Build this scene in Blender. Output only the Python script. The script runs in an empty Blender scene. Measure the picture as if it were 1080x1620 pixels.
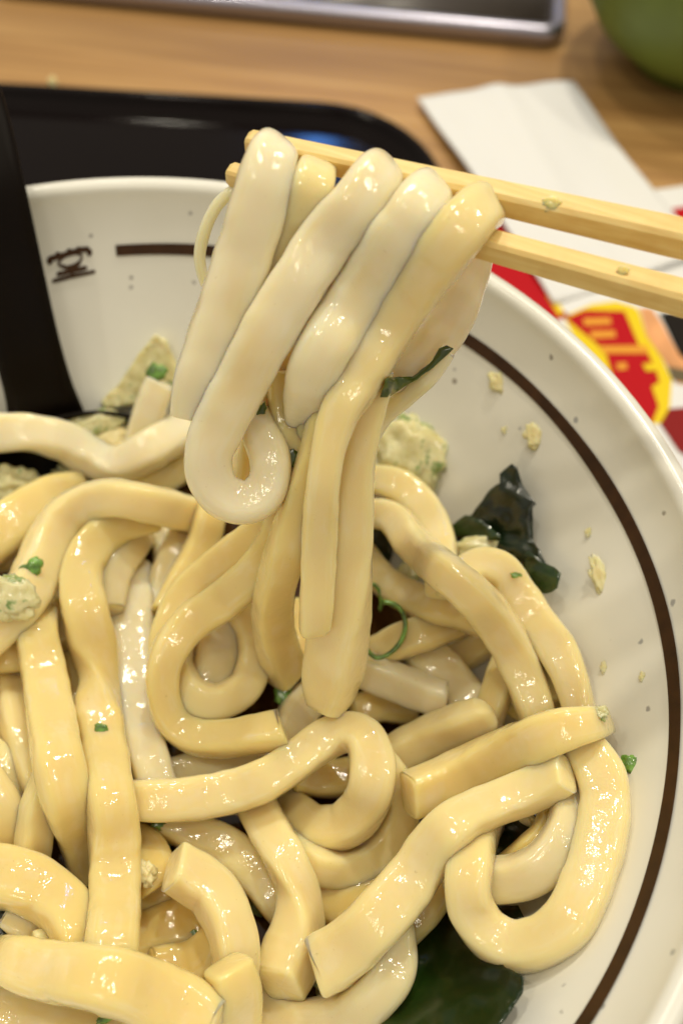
import bpy, bmesh, math, random
import numpy as np
from mathutils import Vector, Matrix, noise as mnoise
from mathutils.geometry import delaunay_2d_cdt
random.seed(7); rng = np.random.default_rng(7)
sc = bpy.context.scene
COL = sc.collection

# ------------------------------------------------------------------ camera
R0 = 0.095                                     # bowl rim radius (m); world z = 0 is the rim plane
DY, HH, YAW, PITCH, ROLL, VF = .8387, 1.4497, .4608, .9954, .0406, 51.505
CAM = np.array([0, 0, HH*R0])
_f = np.array([0, math.cos(PITCH), -math.sin(PITCH)]); _r = np.array([1., 0, 0]); _u = np.cross(_r, _f)
RT = math.cos(ROLL)*_r + math.sin(ROLL)*_u; UP = -math.sin(ROLL)*_r + math.cos(ROLL)*_u; FW = _f
FPX = 810/math.tan(math.radians(VF)/2)
BX, BY = -math.sin(YAW)*DY*R0, math.cos(YAW)*DY*R0     # bowl axis
cd = bpy.data.cameras.new('camera'); cam = bpy.data.objects.new('camera', cd); COL.objects.link(cam)
m = Matrix.Identity(4)
for i in range(3):
    m[i][0], m[i][1], m[i][2], m[i][3] = RT[i], UP[i], -FW[i], CAM[i]
cam.matrix_world = m
cd.sensor_fit = 'VERTICAL'; cd.sensor_height = 36; cd.sensor_width = 36
cd.lens = 18/math.tan(math.radians(VF)/2); cd.clip_start = .005; cd.clip_end = 50
cd.dof.use_dof = True; cd.dof.focus_distance = .158; cd.dof.aperture_fstop = cd.lens/2.9
sc.camera = cam

# ------------------------------------------------------------------ world, lamps, exposure
w = bpy.data.worlds.new('World'); sc.world = w; w.use_nodes = True
bg = w.node_tree.nodes['Background']; bg.inputs[0].default_value = (1.0, .90, .74, 1); bg.inputs[1].default_value = .42
sc.view_settings.view_transform = 'Standard'; sc.view_settings.look = 'None'
sc.view_settings.exposure = .05; sc.view_settings.gamma = 1; sc.view_settings.use_curve_mapping = False
sc.cycles.use_denoising = True
sc.cycles.sample_clamp_indirect = 6
sc.cycles.max_bounces = 16; sc.cycles.diffuse_bounces = 10; sc.cycles.glossy_bounces = 4
def lamp(name, loc, target, size, power, color, size_y=None):
    l = bpy.data.lights.new(name, 'AREA'); l.energy = power; l.color = color
    l.size = size; l.shape = 'DISK'
    if size_y: l.shape = 'RECTANGLE'; l.size_y = size_y
    o = bpy.data.objects.new(name, l); COL.objects.link(o); o.location = loc
    o.rotation_euler = (Vector(target)-Vector(loc)).to_track_quat('-Z', 'Y').to_euler()
    return o
WARM = (1.0, .91, .73)
TGT = (0, .07, -.05)
for loc, size, power in (((.12, .72, 1.0), .065, 6.6), ((-.30, .62, 1.1), .055, 3.0), ((.55, .50, 1.1), .055, 3.0), ((-.62, .12, 1.15), .06, 1.8),
                         ((.60, -.05, 1.15), .06, 2.2), ((.0, .10, 1.25), .055, 2.0), ((-.15, -.50, 1.2), .20, 1.6)):
    lamp('ceiling_lamp', loc, TGT, size, power*.74, WARM)
# ------------------------------------------------------------------ picture rays, bowl profile
def ray(px, py):
    d = (np.asarray(px, float)[..., None]-540)/FPX*RT - (np.asarray(py, float)[..., None]-810)/FPX*UP + FW
    return d/np.linalg.norm(d, axis=-1, keepdims=True)
def at_z(px, py, z):
    d = ray(px, py); t = (z-CAM[2])/d[..., 2:3]
    return CAM + t*d
PROF = np.array([(0, .984), (-.03, .968), (-.1167, .9072), (-.26, .805), (-.40, .690), (-.53, .555), (-.63, .40), (-.69, .25), (-.72, 0)])*R0
def wall_r(z):   return np.interp(-z, -PROF[:, 0], PROF[:, 1])
def wall_z(r):   return np.interp(r, PROF[::-1, 1], PROF[::-1, 0])
def mound_z(r):  return -.050 + .010*(1-(r/.065)**2)
def surf_t(px, py, mound=True):
    d = ray(px, py); lo = np.full(d.shape[:-1], .06); t = lo.copy(); hit = np.zeros_like(t, bool)
    out = np.full_like(t, .5)
    for tt in np.arange(.06, .42, .0006):
        P = CAM + tt*d; r = np.hypot(P[..., 0]-BX, P[..., 1]-BY)
        H = np.where(r < .98*R0, wall_z(r), np.where(r < R0*1.02, 0., -.078))
        if mound: H = np.maximum(H, np.where(r < .09, mound_z(r), -1))
        h = (P[..., 2] < H) & ~hit
        out[h] = tt-.0003; hit |= h
    return out
ST = 4; MG = 280
gx = np.arange(-MG, 1080+MG, ST, dtype=float); gy = np.arange(-MG, 1620+MG, ST, dtype=float)
GX, GY = np.meshgrid(gx, gy)
D = surf_t(GX, GY); DWALL = surf_t(GX, GY, False)
def samp(B, x, y):
    u = np.clip((np.asarray(x, float)+MG)/ST, 0, B.shape[1]-1.001); v = np.clip((np.asarray(y, float)+MG)/ST, 0, B.shape[0]-1.001)
    i = u.astype(int); j = v.astype(int); a = u-i; b = v-j
    return (B[j, i]*(1-a)+B[j, i+1]*a)*(1-b)+(B[j+1, i]*(1-a)+B[j+1, i+1]*a)*b

# ------------------------------------------------------------------ objects
def tag(o, label, cat, group=None, kind=None):
    if label: o['label'] = label
    if cat: o['category'] = cat
    if group: o['group'] = group
    if kind: o['kind'] = kind
    return o
def mesh_obj(name, V, F, mat, parent=None, smooth=True, centre=True):
    V = np.asarray(V, float)
    c = V.mean(0) if (centre and parent is None) else np.zeros(3)
    if parent is not None: c = np.array(parent.location)
    me = bpy.data.meshes.new(name); me.from_pydata((V-c).tolist(), [], [list(map(int, f)) for f in F]); me.update()
    bm = bmesh.new(); bm.from_mesh(me); bmesh.ops.recalc_face_normals(bm, faces=bm.faces); bm.to_mesh(me); bm.free()
    if smooth: me.polygons.foreach_set('use_smooth', [True]*len(me.polygons))
    o = bpy.data.objects.new(name, me); COL.objects.link(o)
    if mat: me.materials.append(mat)
    if parent is not None: o.parent = parent
    else: o.location = c
    return o
def empty(name, loc):
    o = bpy.data.objects.new(name, None); o.empty_display_size = .01; COL.objects.link(o); o.location = loc; return o

# ------------------------------------------------------------------ materials
def mat(name):
    m = bpy.data.materials.new(name); m.use_nodes = True
    nt = m.node_tree; return m, nt, nt.nodes['Principled BSDF'], nt.nodes, nt.links
def coords(nt, kind='Object', scale=None):
    tc = nt.nodes.new('ShaderNodeTexCoord'); s = tc.outputs[kind]
    if scale:
        mp = nt.nodes.new('ShaderNodeMapping'); mp.inputs['Scale'].default_value = scale
        nt.links.new(s, mp.inputs[0]); s = mp.outputs[0]
    return s
def geo_pos(nt, scale=None, rot=None):
    g = nt.nodes.new('ShaderNodeNewGeometry'); s = g.outputs['Position']
    if scale or rot:
        mp = nt.nodes.new('ShaderNodeMapping')
        if scale: mp.inputs['Scale'].default_value = scale
        if rot: mp.inputs['Rotation'].default_value = rot
        nt.links.new(s, mp.inputs[0]); s = mp.outputs[0]
    return s
def tex_noise(nt, vec, scale, detail=3, rough=.5):
    n = nt.nodes.new('ShaderNodeTexNoise'); n.inputs['Scale'].default_value = scale
    n.inputs['Detail'].default_value = detail; n.inputs['Roughness'].default_value = rough
    nt.links.new(vec, n.inputs['Vector']); return n
def ramp(nt, fac, stops):
    r = nt.nodes.new('ShaderNodeValToRGB'); e = r.color_ramp.elements
    while len(e) < len(stops): e.new(.5)
    for k, (p, c) in enumerate(stops):
        e[k].position = p; e[k].color = (*c, 1) if len(c) == 3 else c
    nt.links.new(fac, r.inputs[0]); return r
def mixc(nt, fac, a, b, mode='MIX'):
    x = nt.nodes.new('ShaderNodeMix'); x.data_type = 'RGBA'; x.blend_type = mode
    for sck, v in ((x.inputs[0], fac), (x.inputs[6], a), (x.inputs[7], b)):
        if hasattr(v, 'is_output'): nt.links.new(v, sck)
        elif isinstance(v, (int, float)): sck.default_value = v
        else: sck.default_value = (*v, 1)
    return x.outputs[2]
def bump(nt, h, strength, dist, prev=None):
    b = nt.nodes.new('ShaderNodeBump'); b.inputs['Strength'].default_value = strength; b.inputs['Distance'].default_value = dist
    nt.links.new(h, b.inputs['Height'])
    if prev is not None: nt.links.new(prev, b.inputs['Normal'])
    return b.outputs[0]
def simple(name, col, rough=.5, sss=0, radius=(.002, .001, .0005), coat=0, nscale=None, namt=.15, bumps=None, spec=.5):
    m, nt, p, N, L = mat(name)
    p.inputs['Roughness'].default_value = rough; p.inputs['Specular IOR Level'].default_value = spec
    if nscale:
        n = tex_noise(nt, coords(nt), nscale, 4)
        a = tuple(c*(1-namt) for c in col); b = tuple(min(1, c*(1+namt)) for c in col)
        L.new(ramp(nt, n.outputs[0], [(.3, a), (.7, b)]).outputs[0], p.inputs['Base Color'])
    else: p.inputs['Base Color'].default_value = (*col, 1)
    if sss:
        p.inputs['Subsurface Weight'].default_value = sss; p.inputs['Subsurface Radius'].default_value = (1, radius[1]/radius[0], radius[2]/radius[0]); p.inputs['Subsurface Scale'].default_value = radius[0]
    if coat:
        p.inputs['Coat Weight'].default_value = coat; p.inputs['Coat Roughness'].default_value = .08
    if bumps:
        n2 = tex_noise(nt, coords(nt), bumps[0], 3)
        o = bump(nt, n2.outputs[0], bumps[1], bumps[2]); L.new(o, p.inputs['Normal'])
        if coat: L.new(o, p.inputs['Coat Normal'])
    return m

def noodle_mat():
    m, nt, p, N, L = mat('udon')
    oi = N.new('ShaderNodeObjectInfo')
    v = coords(nt)
    add = N.new('ShaderNodeVectorMath'); add.operation = 'ADD'; L.new(v, add.inputs[0])
    rv = N.new('ShaderNodeVectorMath'); rv.operation = 'SCALE'; rv.inputs[0].default_value = (3, 5, 7); L.new(oi.outputs['Random'], rv.inputs['Scale']); L.new(rv.outputs[0], add.inputs[1])
    vec = add.outputs[0]
    at = N.new('ShaderNodeAttribute'); at.attribute_name = 'along'
    av = N.new('ShaderNodeVectorMath'); av.operation = 'ADD'; L.new(at.outputs['Vector'], av.inputs[0]); L.new(rv.outputs[0], av.inputs[1])
    n1 = tex_noise(nt, av.outputs[0], 1.0, 3, .55)
    n6 = tex_noise(nt, av.outputs[0], 2.3, 3, .6)
    c = mixc(nt, ramp(nt, n1.outputs[0], [(.46, (0, 0, 0)), (.74, (.5, .5, .5))]).outputs[0], oi.outputs['Color'], (.80, .62, .24))
    n2 = n6
    c = mixc(nt, ramp(nt, n2.outputs[0], [(.52, (0, 0, 0)), (.74, (.28, .28, .28))]).outputs[0], c, (.86, .80, .66))
    n4 = tex_noise(nt, vec, 1500, 2, .6)
    c = mixc(nt, ramp(nt, n4.outputs[0], [(.70, (0, 0, 0)), (.80, (.35, .35, .35))]).outputs[0], c, (.45, .30, .10))
    L.new(c, p.inputs['Base Color'])
    p.inputs['Subsurface Weight'].default_value = 1.0
    p.inputs['Subsurface Radius'].default_value = (1, .78, .36); p.inputs['Subsurface Scale'].default_value = .0042
    p.inputs['Roughness'].default_value = .42; p.inputs['Specular IOR Level'].default_value = .05
    p.inputs['Coat Weight'].default_value = 1.0; p.inputs['Coat Roughness'].default_value = .075; p.inputs['Coat IOR'].default_value = 1.52
    n3 = tex_noise(nt, vec, 1000, 2, .5); n5 = tex_noise(nt, vec, 210, 2, .5)
    b1 = bump(nt, n5.outputs[0], .06, .0011)
    wet = ramp(nt, tex_noise(nt, vec, 120, 2, .5).outputs[0], [(.34, (.30, .30, .30)), (.58, (1, 1, 1))]).outputs[0]
    n7 = tex_noise(nt, vec, 2100, 1, .5)
    hm = mixc(nt, 1.0, mixc(nt, .2, n3.outputs[0], n7.outputs[0]), wet, 'MULTIPLY')
    b2 = bump(nt, hm, .30, .00045, b1)
    L.new(b1, p.inputs['Normal']); L.new(b2, p.inputs['Coat Normal'])
    return m
M_NOODLE = noodle_mat()

# ------------------------------------------------------------------ table, tray, far things
ZT = -.0785                                   # table plane
def wood_mat():
    m, nt, p, N, L = mat('table_wood')
    v = geo_pos(nt, (1, 1, 1), (0, 0, math.radians(7)))
    mp = N.new('ShaderNodeMapping'); mp.inputs['Scale'].default_value = (9, 260, 1); L.new(v, mp.inputs[0])
    n = tex_noise(nt, mp.outputs[0], 1.0, 6, .6)
    mp2 = N.new('ShaderNodeMapping'); mp2.inputs['Scale'].default_value = (2.2, 26, 1); L.new(v, mp2.inputs[0])
    n2 = tex_noise(nt, mp2.outputs[0], 1.0, 4, .5)
    c = ramp(nt, n.outputs[0], [(.3, (.33, .175, .057)), (.55, (.47, .275, .098)), (.75, (.54, .34, .135))]).outputs[0]
    c2 = ramp(nt, n2.outputs[0], [(.35, (.74, .70, .66)), (.65, (1.12, 1.1, 1.08))]).outputs[0]
    L.new(mixc(nt, 1.0, c, c2, 'MULTIPLY'), p.inputs['Base Color'])
    p.inputs['Roughness'].default_value = .42
    L.new(bump(nt, n.outputs[0], .15, .0003), p.inputs['Normal'])
    return m
s = .9
tb = mesh_obj('table', [(-s, -s, ZT), (s, -s, ZT), (s, s+.2, ZT), (-s, s+.2, ZT), (-s, -s, ZT-.03), (s, -s, ZT-.03), (s, s+.2, ZT-.03), (-s, s+.2, ZT-.03)],
              [(0, 1, 2, 3), (7, 6, 5, 4), (0, 4, 5, 1), (1, 5, 6, 2), (2, 6, 7, 3), (3, 7, 4, 0)], wood_mat(), smooth=False)
tb['kind'] = 'structure'

def rrect(cx, cy, ux, uy, hx, hy, r, n=10):
    pts = []
    for k, (sx, sy, a0) in enumerate(((1, 1, 0), (-1, 1, 90), (-1, -1, 180), (1, -1, 270))):
        for i in range(n+1):
            a = math.radians(a0+90*i/n)
            lx = sx*(hx-r)+r*math.cos(a); ly = sy*(hy-r)+r*math.sin(a)
            pts.append((cx+ux[0]*lx+uy[0]*ly, cy+ux[1]*lx+uy[1]*ly))
    return pts
def rings_mesh(rings, cap0=True, cap1=True):
    n = len(rings[0]); V = [p for r in rings for p in r]; F = []
    for i in range(len(rings)-1):
        for j in range(n):
            k = (j+1) % n
            F.append((i*n+j, i*n+k, (i+1)*n+k, (i+1)*n+j))
    if cap0: F.append(tuple(range(n-1, -1, -1)))
    if cap1: F.append(tuple((len(rings)-1)*n+j for j in range(n)))
    return V, F
tp = at_z(503, 212, ZT+.0025).reshape(3); dr = ray(503, 212).reshape(3); dr = dr*np.array([1, 1, -1])
lamp('window_glow', tuple(tp+dr*1.3), tuple(tp), .045, .45, (.10, .34, 1.0), .09)
# tray: back edge and right edge found from the picture, on the rim plane of the tray
ZR = ZT+.008
e0 = at_z(0, 127, ZR)[:2]; e1 = at_z(520, 158, ZR)[:2]; ce = at_z(684, 262, ZR)[:2]
ux = (e1-e0)/np.linalg.norm(e1-e0); uy = np.array([-ux[1], ux[0]])
right = (ce-e0)@ux; right += .004; hx, hy = .20, .15
c = e0 + ux*(right-hx) - uy*hy
def trr(inset, z): return [(x, y, z) for x, y in rrect(c[0], c[1], ux, uy, hx-inset, hy-inset, max(.004, .040-inset))]
M_TRAY = simple('black_lacquer', (.006, .004, .004), .12, coat=0, spec=.13)
V, F = rings_mesh([trr(.010, ZT+.0003), trr(.004, ZT+.006), trr(.0, ZR-.001), trr(.001, ZR), trr(.003, ZR), trr(.004, ZR-.001), trr(.0052, ZT+.0030), trr(.0062, ZT+.0025)])
tray = mesh_obj('serving_tray', V, F, M_TRAY)
for pg in tray.data.polygons:
    if len(pg.vertices) > 8: pg.use_smooth = False
tag(tray, 'glossy black serving tray with rounded corner under the bowl', 'tray')

# ------------------------------------------------------------------ bowl
def bowl_mat():
    m, nt, p, N, L = mat('speckled_glaze')
    v = coords(nt)
    n = tex_noise(nt, v, 22, 3)
    c = ramp(nt, n.outputs[0], [(.3, (.71, .705, .63)), (.7, (.80, .795, .735))]).outputs[0]
    vo = N.new('ShaderNodeTexVoronoi'); vo.inputs['Scale'].default_value = 250; L.new(v, vo.inputs['Vector'])
    wn = tex_noise(nt, v, 900, 2)
    sub = N.new('ShaderNodeMath'); sub.operation = 'MULTIPLY_ADD'; L.new(wn.outputs[0], sub.inputs[0]); sub.inputs[1].default_value = .25; L.new(vo.outputs['Distance'], sub.inputs[2])
    sep = N.new('ShaderNodeSeparateColor'); L.new(vo.outputs['Color'], sep.inputs[0])
    spot = ramp(nt, sub.outputs[0], [(.21, (1, 1, 1)), (.285, (0, 0, 0))]).outputs[0]
    keep = ramp(nt, sep.outputs[0], [(.80, (0, 0, 0)), (.83, (1, 1, 1))]).outputs[0]
    f = mixc(nt, 1.0, spot, keep, 'MULTIPLY')
    tint = mixc(nt, sep.outputs[1], (.25, .27, .30), (.17, .13, .09))
    f2 = mixc(nt, 1.0, f, (.75, .75, .75), 'MULTIPLY')
    L.new(mixc(nt, f2, c, tint), p.inputs['Base Color'])
    p.inputs['Roughness'].default_value = .26; p.inputs['Specular IOR Level'].default_value = .45
    p.inputs['Coat Weight'].default_value = .2; p.inputs['Coat Roughness'].default_value = .12
    n2 = tex_noise(nt, v, 55, 2)
    o = bump(nt, n2.outputs[0], .12, .0015); L.new(o, p.inputs['Normal']); L.new(o, p.inputs['Coat Normal'])
    return m
M_GLAZE = bowl_mat()
prof = []                                     # outside from foot up, over the lip, down the inside
prof += [(.030, -.0735), (.038, -.0735), (.0385, -.070), (.046, -.066), (.060, -.057), (.0735, -.044), (.0845, -.028), (.0915, -.013), (.0945, -.004)]
for k in range(9):
    a = math.pi*k/8; prof.append((.0928+.0020*math.cos(a), .0020*math.sin(a)-.0020))
for z in np.linspace(-.004, -.0684, 34): prof.append((float(wall_r(z)), float(z)))
sm = np.array(prof)
for _ in range(7):
    q = sm.copy(); q[18:-1] = .25*sm[17:-2]+.5*sm[18:-1]+.25*sm[19:]; sm = q
NB = 160
rings = []
for r, z in sm:
    ring = []
    for j in range(NB):
        a = 2*math.pi*j/NB; wob = 1+.003*math.sin(2*a+.6)+.002*math.sin(3*a+2)
        ring.append((BX+r*math.cos(a)*wob, BY+r*math.sin(a)*wob, z))
    rings.append(ring)
bowl = empty('noodle_bowl', (BX, BY, -.0735))
tag(bowl, 'white speckled ceramic bowl with brown rim line, full of noodles', 'bowl')
V, F = rings_mesh(rings); mesh_obj('body', V, F, M_GLAZE, bowl)
M_BROWN = simple('brown_underglaze', (.042, .017, .005), .4, spec=.25, nscale=300, namt=.25)
def wall_pt(px, py, off=.00035):
    d = ray(px, py); lo, hi = .05, .40
    for tt in np.arange(.08, .40, .0005):
        P = CAM+tt*d; r = math.hypot(P[0]-BX, P[1]-BY)
        if r < .985*R0 and P[2] < wall_z(r): hi = tt; break
    lo = hi-.0006
    for _ in range(20):
        mid = (lo+hi)/2; P = CAM+mid*d; r = math.hypot(P[0]-BX, P[1]-BY)
        if P[2] < wall_z(r): hi = mid
        else: lo = mid
    return CAM+(hi-off)*d
# brown line: a band round the inside wall, gap at the lettering
LINE = [(185, 400), (250, 396), (335, 393), (735, 520), (800, 580), (870, 660), (930, 745), (980, 830), (1020, 910), (1050, 990), (1068, 1070), (1074, 1150), (1068, 1240), (1050, 1350), (1010, 1450), (960, 1540), (910, 1620)]
lp = np.array([wall_pt(*p) for p in LINE]); la = np.arctan2(lp[:, 1]-BY, lp[:, 0]-BX)
def har(a): a = np.atleast_1d(a); return np.stack([np.ones_like(a), np.cos(a), np.sin(a), np.cos(2*a), np.sin(2*a)], 1)
Hm = har(la); hc = np.linalg.solve(Hm.T@Hm+np.diag([0, .3, .3, .6, .6]), Hm.T@lp[:, 2])
def band(a0, a1, zc, hw, n=150):
    V = []; F = []
    for i in range(n+1):
        a = a0+(a1-a0)*i/n
        wob = 1+.003*math.sin(2*a+.6)+.002*math.sin(3*a+2)
        h = hw*(1+.06*math.sin(a*7)+.04*math.sin(a*17+1))
        zz = float((har(a)@hc)[0])+.00012*math.sin(a*9+1)
        for z in (zz-h, zz, zz+h):
            r = float(wall_r(z))*wob-.0004
            V.append((BX+r*math.cos(a), BY+r*math.sin(a), z))
    for i in range(n):
        for k in range(2): F.append((i*3+k, i*3+k+1, (i+1)*3+k+1, (i+1)*3+k))
    return V, F
pl = wall_pt(184, 400); aL = math.atan2(pl[1]-BY, pl[0]-BX)
V, F = band(aL, aL-math.radians(230), -.1167*R0, .00094)
mesh_obj('rim_line', V, F, M_BROWN, bowl)
def stroke(pts, wpx):                          # a brush stroke laid on the wall
    pts = np.array(pts, float); seg = np.r_[0, np.cumsum(np.hypot(*np.diff(pts, axis=0).T))]
    n = max(6, int(seg[-1]/2)); u = np.linspace(0, seg[-1], n)
    x = np.interp(u, seg, pts[:, 0]); y = np.interp(u, seg, pts[:, 1])
    tx = np.gradient(x); ty = np.gradient(y); l = np.hypot(tx, ty)+1e-9; nx, ny = -ty/l, tx/l
    V = []; F = []
    for i in range(n):
        e = min(u[i], seg[-1]-u[i]); h = wpx/2*math.sqrt(max(.12, 1-max(0, 1-e/(wpx*.45))**2))
        for s_ in (-1, 0, 1): V.append(wall_pt(x[i]+nx[i]*h*s_, y[i]+ny[i]*h*s_, .0004))
    for i in range(n-1):
        for k in range(2): F.append((i*3+k, i*3+k+1, (i+1)*3+k+1, (i+1)*3+k))
    return V, F
def k_(x, y): return (40+x/6.75, 360+y/6.75)
ell = [k_(485+125*math.cos(a)+0*math.sin(a), 350-34*math.cos(a)+62*math.sin(a)) for a in np.linspace(0, 2*math.pi, 25)]
strokes = [([k_(268, 395), k_(262, 335), k_(330, 318), k_(480, 275), k_(590, 240), k_(690, 228)], 9),
           ([k_(690, 228), k_(685, 305)], 8), ([k_(340, 262), k_(360, 310)], 9), ([k_(465, 225), k_(480, 280)], 9), ([k_(585, 205), k_(570, 250)], 10),
           (ell, 4), ([k_(385, 400), k_(440, 432), k_(540, 418), k_(590, 370)], 6), ([k_(335, 500), k_(480, 470), k_(665, 425)], 7), ([k_(490, 430), k_(505, 500)], 8),
           ([k_(290, 575), k_(480, 525), k_(752, 468)], 6),
           ([k_(20, 420), k_(110, 398), k_(185, 385)], 7), ([k_(100, 610), k_(170, 600), k_(222, 590)], 6), ([k_(60, 350), k_(75, 620)], 7)]
V = []; F = []
for p_, wd in strokes:
    v, f = stroke(p_, wd); o_ = len(V); V += v; F += [tuple(i+o_ for i in q) for q in f]
mesh_obj('lettering', V, F, M_BROWN, bowl)
# broth in the bottom of the bowl
m, nt, p, N, L = mat('soy_broth'); p.inputs['Base Color'].default_value = (.045, .017, .004, 1); p.inputs['Roughness'].default_value = .05
L.new(bump(nt, tex_noise(nt, coords(nt), 90, 2).outputs[0], .2, .001), p.inputs['Normal'])
ZB = -.0462; rb = float(wall_r(ZB))+.0012
V = [(BX, BY, ZB)]+[(BX+rb*math.cos(2*math.pi*j/96), BY+rb*math.sin(2*math.pi*j/96), ZB) for j in range(96)]
br = mesh_obj('broth', V, [(0, 1+j, 1+(j+1) % 96) for j in range(96)], m); br['kind'] = 'stuff'

# ------------------------------------------------------------------ drop helpers
def stamp(xs, ys, ts, hwpx, ht):
    for x, y, t, h, b in zip(xs, ys, ts, hwpx, ht):
        k = h/ST; i0 = (x+MG)/ST; j0 = (y+MG)/ST
        a0, a1 = int(max(0, math.floor(i0-k))), int(min(D.shape[1]-1, math.ceil(i0+k)))
        b0, b1 = int(max(0, math.floor(j0-k))), int(min(D.shape[0]-1, math.ceil(j0+k)))
        if a1 <= a0 or b1 <= b0: continue
        I, J = np.meshgrid(np.arange(a0, a1+1), np.arange(b0, b1+1))
        rr = ((I-i0)**2+(J-j0)**2)/(k*k)
        s_ = np.where(rr < 1, t-b*np.sqrt(np.clip(1-rr**2, 0, 1)), 9)
        D[b0:b1+1, a0:a1+1] = np.minimum(D[b0:b1+1, a0:a1+1], s_)
def catmull(P, n_per=14):
    P = np.asarray(P, float); Q = np.vstack([2*P[0]-P[1], P, 2*P[-1]-P[-2]]); out = []
    for i in range(1, len(Q)-2):
        for u in np.linspace(0, 1, n_per, endpoint=False):
            out.append(.5*((2*Q[i])+(-Q[i-1]+Q[i+1])*u+(2*Q[i-1]-5*Q[i]+4*Q[i+1]-Q[i+2])*u**2+(-Q[i-1]+3*Q[i]-3*Q[i+1]+Q[i+2])*u**3))
    out.append(P[-1]); return np.array(out)
NG = 26
def section(n):
    a = np.linspace(0, 2*np.pi, NG, endpoint=False)
    return np.stack([np.sign(np.cos(a))*abs(np.cos(a))**(2/n), np.sign(np.sin(a))*abs(np.sin(a))**(2/n)], 1)
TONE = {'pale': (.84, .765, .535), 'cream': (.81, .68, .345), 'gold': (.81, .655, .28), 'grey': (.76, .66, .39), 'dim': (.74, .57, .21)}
NOODLE_GROUP = 'thick udon noodles in the bowl'
def noodle(label, pts, tone='cream', roll=(0, 0), n=4.2, asp=.86, base=None, push=None, caps=('cut', 'cut'), fit=.5, name='udon_noodle', wobble=.65, sag=.013):
    P = np.array([(p[0], p[1], p[2]) for p in pts], float)
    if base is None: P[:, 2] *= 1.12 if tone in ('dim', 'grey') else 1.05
    K = len(P); ex = np.zeros(K)
    if push:
        for k, v in push.items(): ex[k] = v*1e-3
    rl = np.interp(np.linspace(0, 1, K), np.linspace(0, 1, len(roll)), roll)
    Q = catmull(np.column_stack([P, ex, np.radians(rl)]))
    seg = np.r_[0, np.cumsum(np.hypot(np.diff(Q[:, 0]), np.diff(Q[:, 1])))]
    m_ = max(8, int(seg[-1]/4)); u = np.linspace(0, seg[-1], m_)
    X, Y, W, EX, RL = (np.interp(u, seg, Q[:, k]) for k in range(5))
    S = section(n)
    # visible half width of the rolled section, per unit a
    vis = np.array([np.abs(S[:, 0]*math.cos(r)-asp*S[:, 1]*math.sin(r)).max() for r in RL])
    vth = np.array([np.abs(S[:, 0]*math.sin(r)+asp*S[:, 1]*math.cos(r)).max() for r in RL])
    t0 = samp(D, X, Y)
    t = t0.copy()
    for it in range(2):
        a = (W/2)*t/FPX/vis; ht = a*vth
        c = np.full(m_, 9.)
        for du, dv in [(0, 0)]+[(math.cos(q), math.sin(q)) for q in np.linspace(0, 2*math.pi, 8, endpoint=False)]:
            rr = W/2*fit
            c = np.minimum(c, samp(D, X+du*rr, Y+dv*rr))
        c = c-ht*.84
        if base is not None: c = np.minimum(c, base(X, Y)) if callable(base) else np.minimum(c, base)
        # a soft strand draped over what lies below: lower convex hull of c plus a sag parabola
        sm_ = u*float(np.mean(t))/FPX; KAP = .5/sag
        q_ = c+KAP*sm_**2; hull = []
        for i in range(m_):
            while len(hull) > 1 and (q_[hull[-1]]-q_[hull[-2]])*(sm_[i]-sm_[hull[-2]]) >= (q_[i]-q_[hull[-2]])*(sm_[hull[-1]]-sm_[hull[-2]]): hull.pop()
            hull.append(i)
        t = np.interp(sm_, sm_[hull], q_[hull])-KAP*sm_**2
        wpx = int(max(3, np.mean(W)*.30/4))
        ker = np.hanning(2*wpx+3)[1:-1]; ker /= ker.sum()
        pad = np.r_[t[0]+(t[0]-t[1:wpx+1][::-1]), t, t[-1]+(t[-1]-t[-wpx-1:-1][::-1])]
        t = np.convolve(pad, ker, 'valid')
    stamp(X, Y, t+EX, W/2*.92, ht)
    t = t+EX
    C = CAM+t[:, None]*ray(X, Y)
    # even out arc length a little in 3-D
    for _ in range(2): C[1:-1] = .25*C[:-2]+.5*C[1:-1]+.25*C[2:]
    T = np.gradient(C, axis=0); T /= np.linalg.norm(T, axis=1, keepdims=True)
    Vw = CAM-C; Vw /= np.linalg.norm(Vw, axis=1, keepdims=True)
    SD = np.cross(T, Vw); SD /= np.linalg.norm(SD, axis=1, keepdims=True)+1e-9
    for i in range(1, m_):
        if SD[i]@SD[i-1] < 0: SD[i] = -SD[i]
    UPV = np.cross(SD, T)
    arc = np.r_[0, np.cumsum(np.linalg.norm(np.diff(C, axis=0), axis=1))]
    ph = rng.uniform(0, 6.28, 8); rings = []
    for i in range(m_):
        s_ = arc[i]*1000
        k1 = 1+wobble*(.018*math.sin(s_*.45+ph[0])+.018*math.sin(s_*1.1+ph[1]))
        k2 = 1+wobble*(.020*math.sin(s_*.38+ph[2])+.020*math.sin(s_*.9+ph[3]))
        r_ = RL[i]+wobble*.10*math.sin(s_*.22+ph[4])
        sx = S[:, 0]*a[i]*k1; sy = S[:, 1]*a[i]*asp*k2
        aa = np.arctan2(S[:, 1], S[:, 0])
        irr = 1+wobble*(.012*np.sin(2*aa+s_*.5+ph[5])+.010*np.sin(3*aa-s_*.6+ph[6])+.008*np.sin(5*aa+s_*1.7+ph[7]))
        x_ = (sx*math.cos(r_)-sy*math.sin(r_))*irr; y_ = (sx*math.sin(r_)+sy*math.cos(r_))*irr
        rings.append(C[i]+x_[:, None]*SD[i]+y_[:, None]*UPV[i])
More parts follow.
